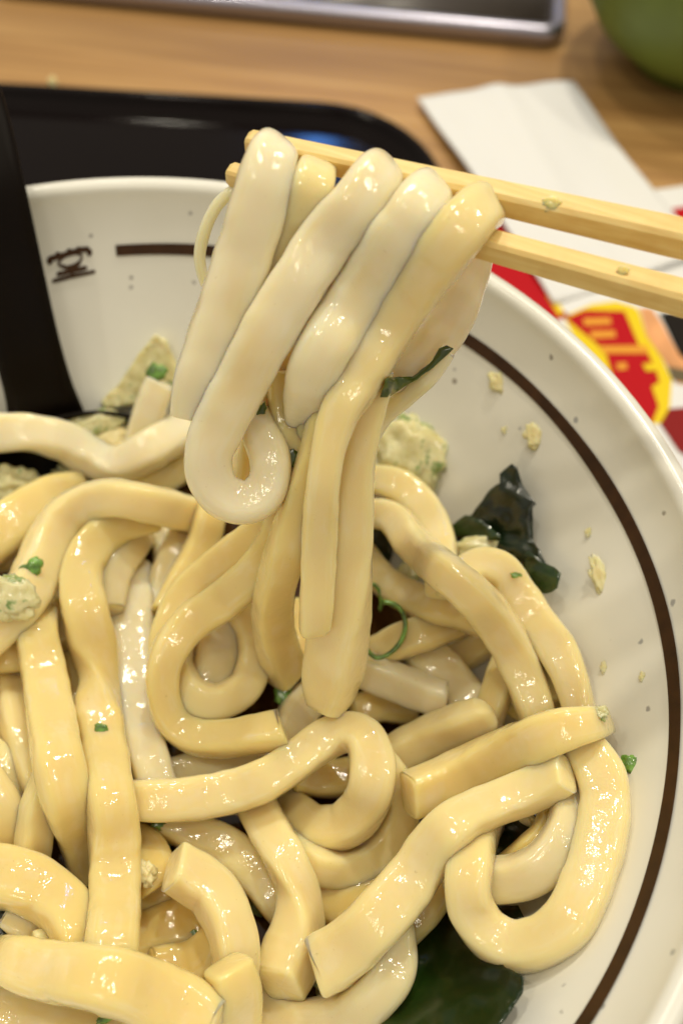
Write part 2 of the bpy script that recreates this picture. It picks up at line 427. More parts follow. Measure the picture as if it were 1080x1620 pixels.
    def cap(i, sgn, kind):
        c0 = C[i]; A = a[i]; out = []
        sl = rng.uniform(-.25, .25)
        lv = ((.05, .985), (.13, .93), (.17, .80), (.18, .45), (.18, .12)) if kind == 'cut' else ((.22, .96), (.45, .82), (.62, .6), (.70, .35), (.73, .1))
        for dl, sc_ in lv:
            q = (rings[i]-c0)*sc_
            out.append(c0+q+T[i]*sgn*(dl*A)+T[i]*sgn*((q@SD[i])*sl)[:, None])
        return out
    rr = cap(0, -1, caps[0])[::-1]+rings+cap(m_-1, 1, caps[1])
    V, F = rings_mesh([list(map(tuple, r)) for r in rr])
    o = mesh_obj(name, V, F, M_NOODLE)
    nc = len(cap(0, -1, caps[0])); sl_ = np.r_[np.full(nc, arc[0]), arc, np.full(len(rr)-nc-m_, arc[-1])]
    ang = np.linspace(0, 2*np.pi, NG, endpoint=False)
    al = np.stack([np.repeat(sl_*55, NG), np.tile(np.cos(ang)*.9, len(rr)), np.tile(np.sin(ang)*.9, len(rr))], 1).astype(np.float32)
    o.data.attributes.new('along', 'FLOAT_VECTOR', 'POINT').data.foreach_set('vector', al.ravel())
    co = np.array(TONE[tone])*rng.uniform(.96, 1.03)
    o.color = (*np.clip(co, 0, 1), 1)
    tag(o, label, 'noodle', NOODLE_GROUP)
    return o

# ---- sheets (seaweed, leaves), crumbs
def sheet(name, outline, mat_, thick=.0005, lift=.0012, ripple=.0012, step=9, label=None, cat=None, group=None, base='D', parent=None, tilt=0, freq=.05, do_stamp=True):
    P = np.array(outline, float); x0, y0 = P.min(0); x1, y1 = P.max(0)
    # densify and roughen the outline
    q = []
    for i in range(len(P)):
        A, B = P[i], P[(i+1) % len(P)]; n_ = max(1, int(np.hypot(*(B-A))/step))
        for k in range(n_): q.append(A+(B-A)*k/n_+rng.normal(0, .6, 2))
    q = np.array(q)
    def inside(x, y):
        c_ = False; j = len(q)-1
        for i in range(len(q)):
            if (q[i, 1] > y) != (q[j, 1] > y) and x < (q[j, 0]-q[i, 0])*(y-q[i, 1])/(q[j, 1]-q[i, 1])+q[i, 0]: c_ = not c_
            j = i
        return c_
    gp = [(x+rng.uniform(-2, 2), y+rng.uniform(-2, 2)) for x in np.arange(x0, x1, step) for y in np.arange(y0, y1, step)]
    gp = [g for g in gp if inside(*g) and np.hypot(q[:, 0]-g[0], q[:, 1]-g[1]).min() > step*.5]
    pts = [Vector((float(a), float(b))) for a, b in list(q)+gp]; nq = len(q)
    r = delaunay_2d_cdt(pts, [(i, (i+1) % nq) for i in range(nq)], [], 1, 1e-4)
    vv, ff = r[0], r[2]
    pp = np.array([(v.x, v.y) for v in vv])
    B = D if base == 'D' else DWALL
    t = np.minimum.reduce([samp(B, pp[:, 0]+a, pp[:, 1]+b) for a, b in ((0, 0), (6, 0), (-6, 0), (0, 6), (0, -6))])
    o1, o2 = rng.uniform(0, 50, 2)
    rp = np.array([mnoise.noise((x*freq+o1, y*freq+o2, 0))+.4*mnoise.noise((x*freq*2.4+o2, y*freq*2.4, 3.)) for x, y in pp])
    t = t-lift-ripple*(rp*.5+.5)+tilt*(pp[:, 0]-pp[:, 0].mean())
    d = ray(pp[:, 0], pp[:, 1]); top = CAM+t[:, None]*d; bot = CAM+(t+thick)[:, None]*d; n_ = len(pp)
    V = np.vstack([top, bot]); F = [tuple(f) for f in ff]+[tuple(i+n_ for i in reversed(f)) for f in ff]
    ec = {}
    for f in ff:
        for i in range(len(f)):
            e = (f[i], f[(i+1) % len(f)]); ec[e] = 1
    for (a, b) in ec:
        if (b, a) not in ec: F.append((b, a, a+n_, b+n_))
    o = mesh_obj(name, V, F, mat_, parent)
    if label: tag(o, label, cat, group)
    if do_stamp: stamp(pp[:, 0], pp[:, 1], t, np.full(n_, step*.8), np.full(n_, .0002))
    return o
def lump(name, cx, cy, rx, ry, mat_, ang=0, depth=None, rough=.35, freq=2.2, label=None, cat=None, group=None, parent=None, subdiv=4, sink=.3, base='D', flat=.7, t=None, do_stamp=True):
    bm = bmesh.new(); bmesh.ops.create_icosphere(bm, subdivisions=subdiv, radius=1)
    t0 = float(samp(D if base == 'D' else DWALL, cx, cy)) if t is None else t
    ax, ay = rx*t0/FPX, ry*t0/FPX; az = min(ax, ay)*flat if depth is None else depth
    o1 = rng.uniform(0, 99); ca, sa = math.cos(ang), math.sin(ang)
    d = ray(cx, cy); r3 = RT-d*(RT@d); r3 /= np.linalg.norm(r3); u3 = np.cross(r3, d)
    c0 = CAM+(t0-az*(1-sink))*d; V = []
    for v in bm.verts:
        q = v.co
        k = 1+rough*(mnoise.noise(q*freq*.8+Vector((o1, 0, 0)))+.6*mnoise.noise(q*freq*1.9+Vector((0, o1, 0)))+.16*mnoise.noise(q*freq*5+Vector((0, 0, o1))))
        x, y, z = q.x*k*ax, q.y*k*ay, q.z*k*az
        V.append(c0+(x*ca-y*sa)*r3+(x*sa+y*ca)*u3-z*d)
    F = [tuple(x.index for x in f.verts) for f in bm.faces]; bm.free()
    o = mesh_obj(name, V, F, mat_, parent)
    if label: tag(o, label, cat, group)
    if do_stamp and parent is None: stamp([cx], [cy], [c0@d*0+t0-az*(1-sink)], [min(rx, ry)*.9], [az])
    o['tt'] = t0-az*(1-sink)-az; del o['tt']
    return o, t0-az*(1-sink)-az*.8

M_WAK = simple('wakame', (.005, .012, .004), .32, sss=.1, radius=(.001, .0012, .0004), coat=.2, nscale=90, namt=.6, bumps=(140, .15, .0008))
M_WAK2 = simple('wakame_bright', (.012, .034, .006), .3, sss=.3, radius=(.001, .0012, .0004), coat=.4, nscale=120, namt=.5, bumps=(140, .15, .0008))
M_WAKB = simple('wakame_wet', (.007, .021, .002), .34, sss=.15, radius=(.001, .0012, .0004), coat=.15, spec=.3, nscale=38, namt=.85, bumps=(90, .2, .001))
M_SCAL = simple('scallion_green', (.12, .25, .04), .3, sss=.4, radius=(.0008, .001, .0003), coat=.5, nscale=700, namt=.7)
M_SCALD = simple('scallion_dark', (.050, .085, .006), .3, sss=.4, radius=(.0008, .001, .0003), coat=.5, nscale=300, namt=.35)
def crumb_mat():
    m, nt, p, N, L = mat('tempura_crumb'); v = coords(nt)
    n = tex_noise(nt, v, 260, 4, .6)
    c = ramp(nt, n.outputs[0], [(.3, (.54, .49, .21)), (.55, (.69, .65, .37)), (.75, (.78, .75, .53))]).outputs[0]
    n2 = tex_noise(nt, v, 270, 4, .65)
    c = mixc(nt, ramp(nt, n2.outputs[0], [(.55, (0, 0, 0)), (.64, (.85, .85, .85))]).outputs[0], c, (.13, .25, .03))
    L.new(c, p.inputs['Base Color']); p.inputs['Roughness'].default_value = .45
    p.inputs['Subsurface Weight'].default_value = .6; p.inputs['Subsurface Radius'].default_value = (1, .7, .35); p.inputs['Subsurface Scale'].default_value = .003
    p.inputs['Coat Weight'].default_value = .5; p.inputs['Coat Roughness'].default_value = .15
    L.new(bump(nt, tex_noise(nt, v, 900, 3).outputs[0], .35, .0004), p.inputs['Normal'])
    return m
M_CRUMB = crumb_mat()
def clean_crumb():
    m, nt, p, N, L = mat('batter_flake'); v = coords(nt)
    n = tex_noise(nt, v, 500, 3, .6)
    L.new(ramp(nt, n.outputs[0], [(.3, (.64, .54, .24)), (.7, (.78, .71, .42))]).outputs[0], p.inputs['Base Color']); p.inputs['Roughness'].default_value = .45
    p.inputs['Subsurface Weight'].default_value = .6; p.inputs['Subsurface Radius'].default_value = (1, .7, .35); p.inputs['Subsurface Scale'].default_value = .001
    return m
M_FLAKE = clean_crumb()
M_GOLD = simple('golden_crumb', (.85, .66, .27), .3, sss=1, radius=(.002, .0014, .0006), coat=.4)

# ------------------------------------------------------------------ seaweed and broth-level things under the noodles
WK = 'wakame seaweed leaves in the bowl'
def cw(x, y): return (560+x/3, 700+y/3)
sheet('wakame_leaf', [cw(*p) for p in [(745, 100), (690, 150), (690, 190), (640, 225), (560, 345), (520, 350), (460, 410), (480, 470), (700, 510), (780, 570), (840, 660), (890, 650), (905, 570), (880, 510), (850, 470), (845, 310), (860, 290), (800, 200), (770, 110)]],
      M_WAK, lift=.0015, ripple=.004, freq=.035, label='tall dark wakame leaf standing up against the right wall of the bowl', cat='seaweed', group=WK, base='W')
sheet('wakame_leaf', [cw(*p) for p in [(455, 400), (460, 440), (560, 460), (700, 470), (690, 440), (600, 370), (530, 345)]],
      M_WAK2, lift=.004, ripple=.003, freq=.04, label='small green wakame fold at the foot of the tall leaf', cat='seaweed', group=WK, base='W')
sheet('wakame_leaf', [cw(*p) for p in [(740, 520), (790, 600), (850, 720), (940, 712), (962, 690), (980, 620), (950, 590), (885, 560), (830, 520)]],
      M_WAK2, lift=.003, ripple=.003, freq=.04, label='green wakame tip sticking out lowest beside the right noodle', cat='seaweed', group=WK, base='W')
sheet('wakame_leaf', [(600, 1640), (610, 1560), (640, 1480), (690, 1425), (740, 1450), (760, 1500), (800, 1530), (828, 1545), (826, 1572), (790, 1625), (770, 1680), (620, 1690)],
      M_WAKB, lift=.004, ripple=.0045, freq=.014, step=8, label='large dark wakame leaf at the bottom of the bowl below the big right loop', cat='seaweed', group=WK)
sheet('wakame_leaf', [(-30, 1430), (15, 1428), (38, 1450), (36, 1490), (10, 1510), (-30, 1515)],
      M_WAK, lift=.006, ripple=.003, freq=.05, label='dark wakame scrap at the left edge below the wide bent noodle', cat='seaweed', group=WK)
sheet('wakame_leaf', [(765, 1295), (800, 1290), (850, 1290), (845, 1330), (820, 1365), (770, 1370), (758, 1330)],
      M_WAK, lift=.003, ripple=.004, freq=.06, label='dark wakame glimpsed through the upper hole of the big right loop', cat='seaweed', group=WK)
sheet('wakame_leaf', [(768, 1432), (820, 1432), (830, 1452), (790, 1462), (765, 1450)],
      M_WAK, lift=.003, ripple=.002, freq=.06, label='dark wakame glimpsed through the lower slot of the big right loop', cat='seaweed', group=WK)
sheet('wakame_leaf', [(585, 835), (612, 830), (622, 870), (612, 905), (588, 880)],
      M_WAK, lift=.002, ripple=.002, freq=.06, label='dark wakame in the gap right of the hanging noodles', cat='seaweed', group=WK)

# ladle: bowl of the ladle first, handle after
M_LADLE = simple('black_plastic', (.005, .003, .002), .42, spec=.1)
lad = empty('ladle', tuple(at_z(70, 690, -.045)[0] if at_z(70, 690, -.045).ndim > 1 else at_z(70, 690, -.045)))
tag(lad, 'black plastic ladle leaning on the left rim with its scoop under the noodles', 'ladle')
cw_ = CAM+float(samp(DWALL, 118, 726))*ray(118, 726).reshape(3); rh = np.array([cw_[0]-BX, cw_[1]-BY, 0]); rh /= np.linalg.norm(rh)
nw = -rh*.72+np.array([0, 0, .69]); ax = np.cross(nw, rh); ax /= np.linalg.norm(ax); bx = np.cross(nw, ax); c0 = cw_+nw*.0072
rg = []
for rr_, zz in ((.0, -.0052), (.006, -.0050), (.011, -.0042), (.0145, -.0028), (.0165, -.0012), (.0175, 0), (.0182, .0006), (.0188, 0), (.0178, -.0018), (.0155, -.0040), (.0115, -.0056), (.006, -.0063), (.0, -.0064)):
    rg.append([tuple(c0+ax*math.cos(a)*(rr_+1e-5)+bx*math.sin(a)*(rr_+1e-5)*.55+nw*zz) for a in np.linspace(0, 2*math.pi, 48, endpoint=False)])
v, f = rings_mesh(rg); mesh_obj('scoop', v, f, M_LADLE, lad)
hp = np.array([(-150, -60, .030, 120), (-60, 150, .016, 108), (-20, 290, .0065, 104), (12, 420, -.006, 100), (38, 530, -.017, 99), (60, 610, -.027, 101), (74, 660, -.034, 112), (86, 700, -.042, 116)], float)
hq = catmull(hp, 8); C = np.array([at_z(x, y, z).reshape(3) for x, y, z, _ in hq]); T = np.gradient(C, axis=0); T /= np.linalg.norm(T, axis=1, keepdims=True)
rg = []
for i in range(len(C)):
    d = C[i]-CAM; t_ = np.linalg.norm(d); d /= t_; sd = np.cross(T[i], -d); sd /= np.linalg.norm(sd); nn = np.cross(sd, T[i]); h = hq[i, 3]/2*t_/FPX
    S = section(4.5); rg.append([tuple(C[i]+sd*s[0]*h+nn*s[1]*.0021*(1-.25*(abs(s[0])<.5)) ) for s in S])
v, f = rings_mesh(rg); mesh_obj('handle', v, f, M_LADLE, lad)
stamp(hq[:, 0], hq[:, 1], np.linalg.norm(C-CAM, axis=1), hq[:, 3]/2, np.full(len(C), .002))
q_ = np.array([c0+ax*x+bx*y-nw*.003 for x in np.arange(-.016, .017, .002) for y in np.arange(-.010, .011, .002) if (x/.018)**2+(y/.0115)**2 < 1])
rl_ = q_-CAM; dp = rl_@FW; stamp(540+FPX*(rl_@RT)/dp, 810-FPX*(rl_@UP)/dp, np.linalg.norm(rl_, axis=1), np.full(len(q_), 12), np.full(len(q_), .0005))

# deep tempura crumbs
CG = 'tempura crumbs scattered in the bowl'
def crumb(label, cx, cy, rx, ry, ang=0, flecks=0, m_=None, rough=.4, flat=.75, sink=.25, base='D', subdiv=4, fs=1.0, freq=2.2, t=None):
    o, tf = lump('tempura_crumb', cx, cy, rx, ry, m_ or M_CRUMB, ang, rough=rough, flat=flat, sink=sink, base=base, subdiv=subdiv, label=label, cat='tempura crumb', group=CG, freq=freq, t=t)
    for k in range(flecks):
        a = rng.uniform(0, 6.28); q = rng.uniform(.1, .75)
        fx, fy = cx+rx*q*math.cos(a), cy+ry*q*math.sin(a)
        lump('green_fleck', fx, fy, rng.uniform(4, 9)*fs, rng.uniform(3, 6)*fs, M_SCAL, rng.uniform(0, 3), rough=.4, flat=.6, subdiv=2, t=tf+.0006+.0025*q*q, parent=o, sink=.4)
    return o
wedge = sheet('batter_wedge', [(246, 530), (262, 536), (280, 575), (284, 610), (270, 632), (225, 640), (165, 645), (160, 634), (190, 606), (220, 560)], M_CRUMB, thick=.006, lift=.004, ripple=.0015, freq=.02, step=8, label='pale triangular batter wedge standing against the left wall', cat='tempura crumb', group=CG, base='W')
crumb('grey green soggy crumb beside the ladle behind the S shaped noodle', 150, 672, 42, 20, .2, 3, rough=.3)
crumb('cream crumb cluster just behind the kink of the S shaped noodle', 182, 698, 28, 24, .3, 0, M_FLAKE, rough=.4)
crumb('cream crumb cluster at the left edge beside the black scoop', 22, 772, 40, 30, 0, 4)
crumb('small greenish crumb in front of the scoop under the S shaped noodle', 112, 753, 28, 11, -.3, 4, rough=.35)
crumb('large green flecked tempura crumb leaning behind the hanging noodles', 648, 722, 50, 62, .5, 10, rough=.40, base='W', flat=.6, fs=1.2)
crumb('flat greenish crumb tucked in front of the wakame leaves', 757, 868, 46, 20, .05, 3, rough=.25)
crumb('dark greenish crumb down in the gap right of the hanging noodles', 645, 908, 18, 26, -.3, 4)
crumb('golden crumb paste under the S shaped noodle of the center left', 250, 1300, 34, 16, .5, 3, rough=.4)
crumb('yellow crumb mush in the dark gap at the bottom centre', 540, 1570, 34, 24, .2, 4, rough=.5)
crumb('brown crumb at the left end of the dim gap under the long S noodle', 870, 1035, 14, 14, 0, 0, rough=.5)

# ------------------------------------------------------------------ noodles, deepest first
# hidden layer that shows only through gaps
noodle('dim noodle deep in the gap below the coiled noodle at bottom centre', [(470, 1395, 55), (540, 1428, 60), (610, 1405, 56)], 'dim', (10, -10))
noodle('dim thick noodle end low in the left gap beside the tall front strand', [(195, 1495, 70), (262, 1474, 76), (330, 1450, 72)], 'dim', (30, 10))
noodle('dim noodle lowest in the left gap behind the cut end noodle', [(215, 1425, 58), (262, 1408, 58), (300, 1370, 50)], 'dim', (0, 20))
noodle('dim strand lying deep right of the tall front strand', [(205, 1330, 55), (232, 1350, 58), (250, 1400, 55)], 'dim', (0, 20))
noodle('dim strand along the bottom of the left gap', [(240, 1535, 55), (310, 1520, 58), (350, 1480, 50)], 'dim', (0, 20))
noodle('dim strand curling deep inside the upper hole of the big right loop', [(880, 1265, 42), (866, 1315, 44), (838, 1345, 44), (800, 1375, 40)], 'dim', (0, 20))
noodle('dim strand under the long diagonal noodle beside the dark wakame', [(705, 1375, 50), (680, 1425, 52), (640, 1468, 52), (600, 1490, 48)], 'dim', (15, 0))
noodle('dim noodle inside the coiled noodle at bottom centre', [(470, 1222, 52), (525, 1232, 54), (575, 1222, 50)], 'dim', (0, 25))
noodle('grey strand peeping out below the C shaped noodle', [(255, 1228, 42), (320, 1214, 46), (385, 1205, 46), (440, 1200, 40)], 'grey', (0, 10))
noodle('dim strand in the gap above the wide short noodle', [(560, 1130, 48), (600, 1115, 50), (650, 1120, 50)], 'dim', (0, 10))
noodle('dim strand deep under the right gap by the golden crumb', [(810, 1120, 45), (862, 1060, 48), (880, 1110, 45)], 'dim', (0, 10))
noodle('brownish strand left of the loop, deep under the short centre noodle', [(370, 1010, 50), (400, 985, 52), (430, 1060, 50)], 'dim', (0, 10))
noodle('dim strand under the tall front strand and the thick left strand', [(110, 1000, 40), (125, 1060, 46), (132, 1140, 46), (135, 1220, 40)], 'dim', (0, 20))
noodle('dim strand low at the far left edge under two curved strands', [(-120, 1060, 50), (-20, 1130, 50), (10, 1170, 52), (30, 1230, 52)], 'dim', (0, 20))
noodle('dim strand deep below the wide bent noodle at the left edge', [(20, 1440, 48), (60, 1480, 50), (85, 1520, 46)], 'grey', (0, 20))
noodle('short pinkish strand between the wide bent noodle and the front noodle', [(60, 1500, 48), (105, 1492, 50), (150, 1495, 48)], 'cream', (0, 20))
noodle('dim strand behind the thick horizontal arch at upper left', [(75, 900, 50), (100, 910, 52), (110, 960, 48)], 'gold', (0, 20))
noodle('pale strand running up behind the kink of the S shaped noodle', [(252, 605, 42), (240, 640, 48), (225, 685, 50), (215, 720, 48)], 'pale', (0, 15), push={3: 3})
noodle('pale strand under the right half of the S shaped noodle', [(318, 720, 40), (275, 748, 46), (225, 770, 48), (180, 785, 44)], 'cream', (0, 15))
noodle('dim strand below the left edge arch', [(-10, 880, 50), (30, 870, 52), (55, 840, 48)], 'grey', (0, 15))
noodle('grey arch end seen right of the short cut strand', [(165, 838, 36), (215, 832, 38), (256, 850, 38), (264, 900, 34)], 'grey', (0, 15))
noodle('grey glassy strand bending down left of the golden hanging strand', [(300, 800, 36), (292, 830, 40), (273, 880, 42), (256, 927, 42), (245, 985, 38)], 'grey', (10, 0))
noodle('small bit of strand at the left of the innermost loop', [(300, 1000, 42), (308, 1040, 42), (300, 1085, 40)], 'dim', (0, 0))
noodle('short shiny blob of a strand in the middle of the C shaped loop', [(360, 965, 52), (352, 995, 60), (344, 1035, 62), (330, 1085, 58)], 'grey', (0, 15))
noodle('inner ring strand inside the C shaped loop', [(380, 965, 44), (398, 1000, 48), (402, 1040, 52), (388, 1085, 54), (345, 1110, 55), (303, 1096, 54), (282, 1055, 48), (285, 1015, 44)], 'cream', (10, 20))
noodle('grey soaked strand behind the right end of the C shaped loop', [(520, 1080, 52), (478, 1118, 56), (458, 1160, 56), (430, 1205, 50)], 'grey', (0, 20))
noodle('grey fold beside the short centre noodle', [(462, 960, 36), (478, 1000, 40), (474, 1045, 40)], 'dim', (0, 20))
noodle('short strand crossing below the dark right gap', [(660, 1085, 44), (695, 1060, 47), (745, 1030, 50), (795, 1000, 46)], 'cream', (10, 30))
noodle('grey wet strand between the short blunt noodle and the long S noodle', [(640, 1010, 54), (660, 1028, 60), (685, 1050, 64), (722, 1088, 62), (760, 1135, 56)], 'grey', (25, 5))
noodle('straight strand disappearing into the dark right gap under the ring of scallion', [(575, 1045, 52), (640, 1012, 56), (695, 994, 54), (755, 972, 48)], 'cream', (20, 10))
noodle('strand rising steeply from the bent end of the wide short noodle', [(755, 1175, 50), (778, 1115, 50), (798, 1060, 50), (815, 1015, 44)], 'cream', (30, 10))
noodle('curved strand sweeping under the long S noodle from the hanging bundle', [(560, 860, 46), (593, 905, 50), (628, 934, 52), (677, 957, 53), (722, 967, 54), (775, 990, 48)], 'cream', (5, 20))
noodle('upper right arch beneath the big green flecked crumb', [(550, 770, 46), (593, 760, 48), (633, 771, 52), (667, 802, 54), (690, 845, 54), (697, 890, 50), (695, 930, 46)], 'cream', (15, -5))
noodle('outer right strand bent over in front of the wakame leaves', [(715, 945, 50), (730, 915, 54), (755, 898, 58), (788, 903, 62), (814, 937, 64), (844, 983, 64), (877, 1022, 60), (900, 1070, 54), (914, 1115, 50), (925, 1155, 46)], 'cream', (25, -15))
noodle('long S strand sloping down from the hanging noodles to the flat noodle', [(555, 850, 40), (570, 822, 44), (595, 812, 46), (624, 822, 52), (652, 858, 56), (694, 897, 60), (740, 935, 64), (778, 977, 64), (806, 1020, 62), (828, 1070, 58), (846, 1123, 56), (858, 1175, 52)], 'cream', (10, -30, 20))
noodle('short blunt noodle lying crosswise right of the front hanging strand', [(545, 1035, 54), (578, 1060, 58), (624, 1078, 60), (673, 1098, 58), (703, 1106, 54)], 'pale', (-20, -30), n=4.6)
noodle('wide short noodle with a shiny squared corner at centre right', [(585, 1220, 58), (617, 1200, 62), (673, 1168, 64), (723, 1147, 64), (762, 1132, 56)], 'cream', (-25, -35), n=4.2, caps=('cut', 'round'))
noodle('inner curve seen through the big right loop', [(880, 1180, 50), (900, 1215, 56), (907, 1255, 58), (900, 1302, 60), (880, 1343, 62), (845, 1377, 63), (800, 1391, 62), (755, 1388, 60), (715, 1375, 54)], 'grey', (10, 25))
noodle('big loop at the lower right resting on the bowl wall', [(885, 1165, 56), (922, 1185, 64), (951, 1232, 72), (956, 1287, 72), (945, 1343, 74), (927, 1400, 76), (900, 1455, 74), (858, 1488, 72), (813, 1497, 70), (772, 1477, 66), (745, 1436, 66), (740, 1392, 68), (748, 1340, 66), (768, 1295, 60)], 'cream', (15, -20, 20), n=3.8)
noodle('outer coil of the twisted loop at bottom centre', [(596, 1195, 46), (626, 1238, 50), (636, 1282, 52), (612, 1335, 54), (573, 1367, 54), (527, 1376, 54), (488, 1360, 54), (452, 1318, 50)], 'cream', (10, 30))
noodle('U shaped strand at the bottom edge beside the dark wakame', [(612, 1430, 50), (624, 1480, 56), (620, 1535, 62), (580, 1586, 64), (527, 1615, 66), (470, 1622, 66), (430, 1600, 62), (395, 1555, 56)], 'grey', (5, 20))
noodle('slanting strand between the S strand and the cut end noodle', [(262, 1298, 46), (298, 1316, 54), (343, 1331, 58), (385, 1362, 60), (423, 1403, 60), (452, 1445, 52)], 'cream', (15, 0), caps=('round', 'cut'))
noodle('thick noodle with its square cut end facing the left gap', [(278, 1372, 76), (304, 1388, 76), (337, 1412, 74), (360, 1455, 72), (372, 1500, 68), (372, 1550, 64)], 'cream', (40, 10), n=4.0, asp=.9)
noodle('straight pale strand with a rounded top left of the C shaped loop', [(216, 905, 54), (211, 935, 62), (208, 975, 66), (209, 1015, 66), (212, 1065, 64), (218, 1120, 62), (228, 1172, 58), (243, 1222, 58), (258, 1265, 52)], 'pale', (-10, 10), caps=('round', 'cut'))
noodle('twisted strand hanging down at bottom centre with a blunt wide end', [(398, 1258, 52), (414, 1290, 60), (436, 1330, 62), (458, 1372, 58), (472, 1415, 64), (472, 1465, 76), (460, 1512, 88), (445, 1556, 78)], 'cream', (0, -10, 70, 60), n=4.4)
noodle('looped S strand running right from the tall front strand and curling round', [(185, 1262, 58), (217, 1266, 58), (283, 1265, 62), (347, 1257, 64), (413, 1237, 62), (465, 1205, 62), (510, 1173, 62), (545, 1158, 60), (575, 1168, 64), (589, 1212, 68), (581, 1264, 70), (548, 1304, 68), (502, 1308, 62), (466, 1281, 56), (446, 1255, 50)], 'cream', (0, 0, 30, -20, 10), n=4.4, push={11: .5, 12: 2.5, 13: 6, 14: 9})
noodle('bottom centre strand with a blunt top running off the lower edge', [(362, 1530, 70), (371, 1570, 76), (366, 1612, 78), (345, 1655, 76)], 'gold', (25, 0), n=4.6)
noodle('noodle along the bottom left edge under the big front noodle', [(-240, 1560, 70), (-140, 1590, 72), (-40, 1600, 72), (20, 1606, 74), (90, 1612, 74), (150, 1620, 74), (210, 1650, 70)], 'cream', (0, 20))
noodle('strand sloping left below the thick left strand at the edge', [(-200, 1110, 52), (-110, 1130, 52), (-30, 1185, 52), (0, 1212, 56), (28, 1253, 58), (50, 1300, 54)], 'cream', (0, 20))
noodle('broad strand at the far left edge above the wide bent noodle', [(-200, 1180, 66), (-110, 1175, 66), (-40, 1225, 66), (-12, 1265, 70), (8, 1310, 70), (15, 1365, 66)], 'cream', (0, 10))
noodle('curved strand left of the thick left strand', [(20, 1040, 54), (24, 1080, 58), (30, 1130, 60), (44, 1183, 58), (66, 1245, 52)], 'cream', (10, 20))
noodle('short strand leaning from the thick left strand to the wide bent noodle', [(78, 1225, 46), (62, 1275, 52), (54, 1325, 54), (50, 1375, 50)], 'cream', (30, 30), n=4.6)
noodle('level strand at the left edge under the thick left strand', [(-230, 1010, 60), (-130, 1040, 60), (-40, 1034, 60), (0, 1033, 60), (40, 1032, 60), (75, 1035, 56)], 'gold', (0, 10))
noodle('stub curling behind the blunt top of the thick left strand', [(82, 960, 36), (95, 985, 40), (98, 1020, 38)], 'gold', (0, 0))
noodle('short cut strand leaning left under the horizontal arch', [(225, 842, 46), (208, 862, 50), (188, 888, 52), (174, 920, 52), (168, 965, 48)], 'grey', (35, 10), n=4.6)
noodle('left edge arch beneath the horizontal arch', [(-190, 1060, 72), (-110, 965, 72), (-40, 885, 72), (0, 845, 74), (36, 815, 70), (80, 787, 62), (125, 772, 54)], 'gold', (20, 0))
noodle('thick left strand with a blunt rounded top', [(62, 975, 52), (58, 1000, 60), (66, 1045, 62), (76, 1100, 68), (88, 1180, 72), (100, 1243, 72), (112, 1293, 64), (124, 1335, 52), (138, 1390, 44)], 'gold', (0, 20), caps=('round', 'cut'))
noodle('wide bent noodle entering from the left edge low down', [(-250, 1470, 80), (-150, 1410, 82), (-50, 1382, 84), (0, 1386, 86), (40, 1396, 84), (80, 1418, 80), (112, 1450, 74), (130, 1500, 64)], 'gold', (10, 20))
noodle('tall front strand twisted halfway down the left side', [(235, 818, 50), (195, 826, 56), (158, 852, 60), (133, 893, 60), (130, 935, 64), (137, 978, 68), (147, 1022, 70), (157, 1070, 58), (157, 1118, 68), (160, 1160, 70), (167, 1227, 72), (178, 1293, 73), (182, 1360, 74), (181, 1427, 74), (176, 1490, 74), (172, 1535, 70)], 'gold', (0, 0, 0, 20, 95, 100, 95, 90), n=4.4)
noodle('S shaped noodle crossing over the black scoop', [(-230, 742, 58), (-130, 700, 58), (-40, 684, 58), (0, 684, 58), (50, 685, 56), (103, 699, 60), (143, 722, 60), (184, 736, 56), (233, 714, 60), (290, 680, 60)], 'pale', (10, 0, 40, 20), n=4.4)
noodle('horizontal arch bending down into the crumbs at left', [(312, 816, 56), (297, 812, 56), (232, 796, 58), (168, 788, 58), (112, 808, 62), (82, 848, 64), (63, 893, 68), (40, 940, 72), (0, 985, 72), (-40, 1025, 70), (-100, 1110, 70), (-120, 1200, 68)], 'cream', (0, 20, 0))
noodle('golden strand dropping steeply under the dangling curl', [(340, 780, 42), (334, 810, 48), (324, 850, 50), (306, 890, 50), (284, 925, 46), (262, 965, 40)], 'gold', (20, 0))
H0 = lambda X, Y: np.interp(Y, [200, 300, 600, 800, 950, 1100], [.1475, .1470, .1505, .156, .1625, .172])
hb = lambda dx: (lambda X, Y: H0(X, Y)+dx*1e-3)
noodle('strand hanging behind the curl in the middle of the bundle', [(452, 540, 60), (432, 610, 64), (410, 690, 66), (392, 765, 62)], 'gold', (0, 20), base=hb(10))
BUND = lambda X, Y: np.interp(Y, [600, 700, 800, 900, 1000], [.153, .158, .166, .5, .5])
noodle('smooth band sweeping left from the hanging bundle along the top of the loop', [(505, 560, 50), (498, 640, 56), (492, 700, 58), (480, 755, 58), (455, 803, 58), (410, 845, 58), (352, 889, 58), (312, 922, 54), (282, 956, 50), (262, 1000, 46), (254, 1045, 40)], 'gold', (10, -20), base=BUND)
noodle('C shaped loop whose cut end points right', [(446, 590, 54), (453, 650, 56), (462, 700, 58), (462, 760, 58), (448, 820, 58), (428, 868, 60), (398, 910, 62), (350, 953, 62), (303, 984, 60), (270, 1026, 56), (257, 1070, 52), (262, 1115, 52), (281, 1149, 54), (316, 1167, 58), (367, 1168, 60), (405, 1161, 62), (444, 1154, 64)], 'gold', (10, -10, 10, 30), n=4.2, base=BUND, push={0: 4, 1: 4, 2: 4, 3: 4, 4: 3, 5: 1.5})
noodle('short thick noodle with a cut lower end under the hanging bundle', [(522, 610, 50), (510, 670, 54), (494, 735, 56), (475, 790, 58), (460, 840, 64), (446, 890, 66), (434, 940, 66), (432, 987, 68), (441, 1030, 68), (453, 1066, 66)], 'gold', (15, 30), n=4.4, base=BUND, push={0: 4, 1: 2})
